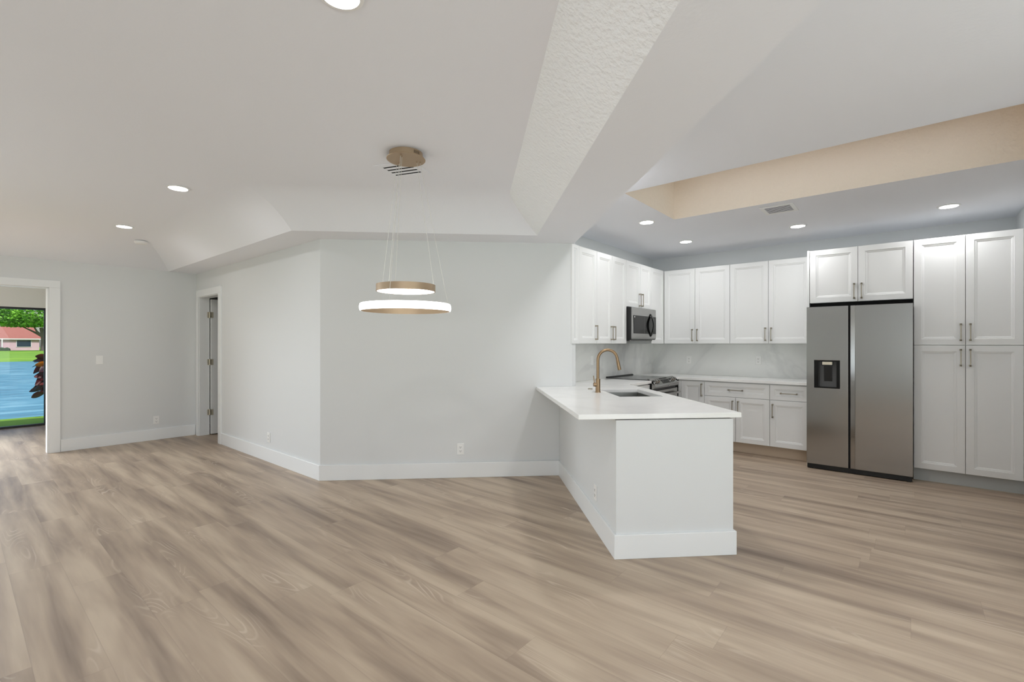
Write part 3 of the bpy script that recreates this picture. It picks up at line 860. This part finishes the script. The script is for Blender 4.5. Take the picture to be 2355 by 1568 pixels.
rnd = random.Random(7)
c = thing('house', 'pink single-storey house with red roof across the lake', 'house', (-142, 0, 0))
MB().box(-9, -12, -.2, 0, 12.1, 2.45).build('wall', 'house_pink', c)
rf = MB(); zr = 5.3
rf.v += [(.35, -13, 2.35), (.35, 13, 2.35), (-10, 13, 2.35), (-10, -13, 2.35), (-4.5, -8, zr), (-4.5, 11.4, zr)]
rf.f += [(0, 1, 5, 4), (1, 2, 5), (2, 3, 4, 5), (3, 0, 4), (0, 3, 2, 1)]
rf.build('roof', 'roof_tile', c)
MB().box(.3, -13, 2.28, .4, 13, 2.5).build('fascia', 'fascia_white', c)
wnd = MB().box(.0, 8.7, .72, .06, 10.95, 2.2).build('window', 'fascia_white', c)
MB().box(.06, 8.8, .8, .08, 10.85, 2.1).build('glass', 'house_window', wnd)
MB().box(.02, 6.6, -.1, .5, 6.8, 2.3).build('corner_post', 'fascia_white', c)
hd = MB()
for i in range(60):
    y = 2 + 5.5 * rnd.random(); hd.lathe([(0, .55 + .1 * rnd.random()), (.35, .4), (.45, .1), (.4, -.1)], 7, (.9 + .5 * rnd.random(), y))
tag(hd.build('hedge', 'hedge_green', loc=(-142, 0, .05)), 'low dark hedge along the pink house wall', 'hedge')

def leafcloud(centers, n, size, rr):
    mb = MB()
    for i in range(n):
        cx, cy, cz, rx, ry, rz_ = centers[rr.randrange(len(centers))]
        while True:
            p = Vector((rr.uniform(-1, 1), rr.uniform(-1, 1), rr.uniform(-1, 1)))
            if .25 < p.length < 1: break
        q = Vector((cx + p.x * rx, cy + p.y * ry, cz + p.z * rz_))
        s_ = size * rr.uniform(.6, 1.3)
        a = Vector((rr.uniform(-1, 1), rr.uniform(-1, 1), rr.uniform(-.5, .5))).normalized()
        b = a.cross(Vector((rr.uniform(-1, 1), rr.uniform(-1, 1), rr.uniform(-1, 1)))).normalized()
        mb.quad(q - a * s_, q + b * s_ * .55, q + a * s_, q - b * s_ * .55)
    return mb
c = thing('shade_tree', 'broad green shade tree standing in front of the pink house', 'tree', (-131, 11.7, -.05))
tk = MB().tube([(0, 0, 0), (-.1, .05, 1.6), (0, 0, 3.0), (.2, -.3, 4.6)], [.42, .34, .32, .25], 12)
for e_ in ((-.5, -3.2, 5.0), (.5, -2.0, 6.5), (-.4, 2.2, 5.6), (0, .3, 7.)):
    tk.tube([(0, 0, 2.8), (e_[0] * .4, e_[1] * .45, 3.9), e_], [.22, .16, .06], 8)
tk.build('trunk', 'bark', c, smooth=True)
leafcloud([(0, -1, 7.2, 5, 6, 1.8), (0, -6, 6.3, 4, 4, 1.5), (0, 4, 6.8, 4, 4.5, 1.8), (0, -3, 5.5, 3, 5, .9), (0, 2.0, 5.4, 3, 3, .8), (0, -8, 5.6, 3, 4, .9), (0, -10, 7.5, 4, 4, 2), (0, 0, 9.5, 5, 9, 2.5)], 15000, .25, rnd).build('crown', 'tree_leaves', c)
for i, (y, x, t) in enumerate(((-22, -165, 'far end of the house roof'), (4, -168, 'middle of the house roof'), (30, -163, 'shade tree trunk'))):
    c = thing('leafy_tree', 'dense green tree rising behind the ' + t, 'tree', (x, y, 0), 0, 'trees behind the pink house')
    MB().tube([(0, 0, 0), (0, 0, 5)], [.5, .3], 10).build('trunk', 'bark', c, smooth=True)
    leafcloud([(0, 0, 8, 6, 9, 5), (0, 4, 6, 5, 6, 4), (0, -5, 6, 5, 6, 4)], 1500, .9, rnd).build('crown', 'far_trees', c)

# dark-leaved plant outside the glass door
c = thing('croton_plant', 'dark red broad-leaved plant outside the glass sliding door', 'plant', (-14.0, 1.42, -.15))
MB().tube([(0, 0, 0), (-.02, -.02, .6), (.0, 0, 1.35)], [.025, .02, .012], 8).build('stem', 'bark', c, smooth=True)
def leaf(mb, base, d, L, wd, droop, roll=0.):
    d = Vector(d).normalized(); side = d.cross(Vector((0, 0, 1))).normalized()
    if side.length < .1: side = Vector((1, 0, 0))
    side = Matrix.Rotation(roll, 3, d) @ side; nn = side.cross(d)
    n0 = len(mb.v); N = 9
    for i in range(N):
        t = i / (N - 1); w = wd * math.sin(PI * (.03 + .95 * t ** 1.25)) ** .75
        p = Vector(base) + d * L * t + Vector((0, 0, -droop * t * t))
        cup = nn * (w * .3)
        mb.v += [tuple(p - side * w + cup), tuple(p), tuple(p + side * w + cup)]
    for i in range(N - 1):
        a = n0 + 3 * i
        mb.f += [(a, a + 1, a + 4, a + 3), (a + 1, a + 2, a + 5, a + 4)]
lm = MB()
for i in range(90):
    z = .56 + .66 * rnd.random(); w = rnd.uniform(0, 2 * PI); q_ = rnd.uniform(.02, .16)
    leaf(lm, (q_ * math.cos(w), q_ * math.sin(w), z), (math.cos(w), math.sin(w), rnd.uniform(-.4, .7)), rnd.uniform(.18, .28), rnd.uniform(.06, .09), rnd.uniform(.02, .12), rnd.uniform(-1.3, 1.3))
leaf(lm, (.05, -.12, .52), (.25, -1, -.45), .26, .075, .0, 1.1)
lv = lm.build('leaves', 'croton_leaf', c, smooth=True); lv['kind'] = 'stuff'
lo_ = MB(); leaf(lo_, (.14, -.05, 1.09), (.3, -1, .1), .27, .07, .02, 1.0); lo_.build('orange_leaf', 'croton_orange', c, smooth=True)
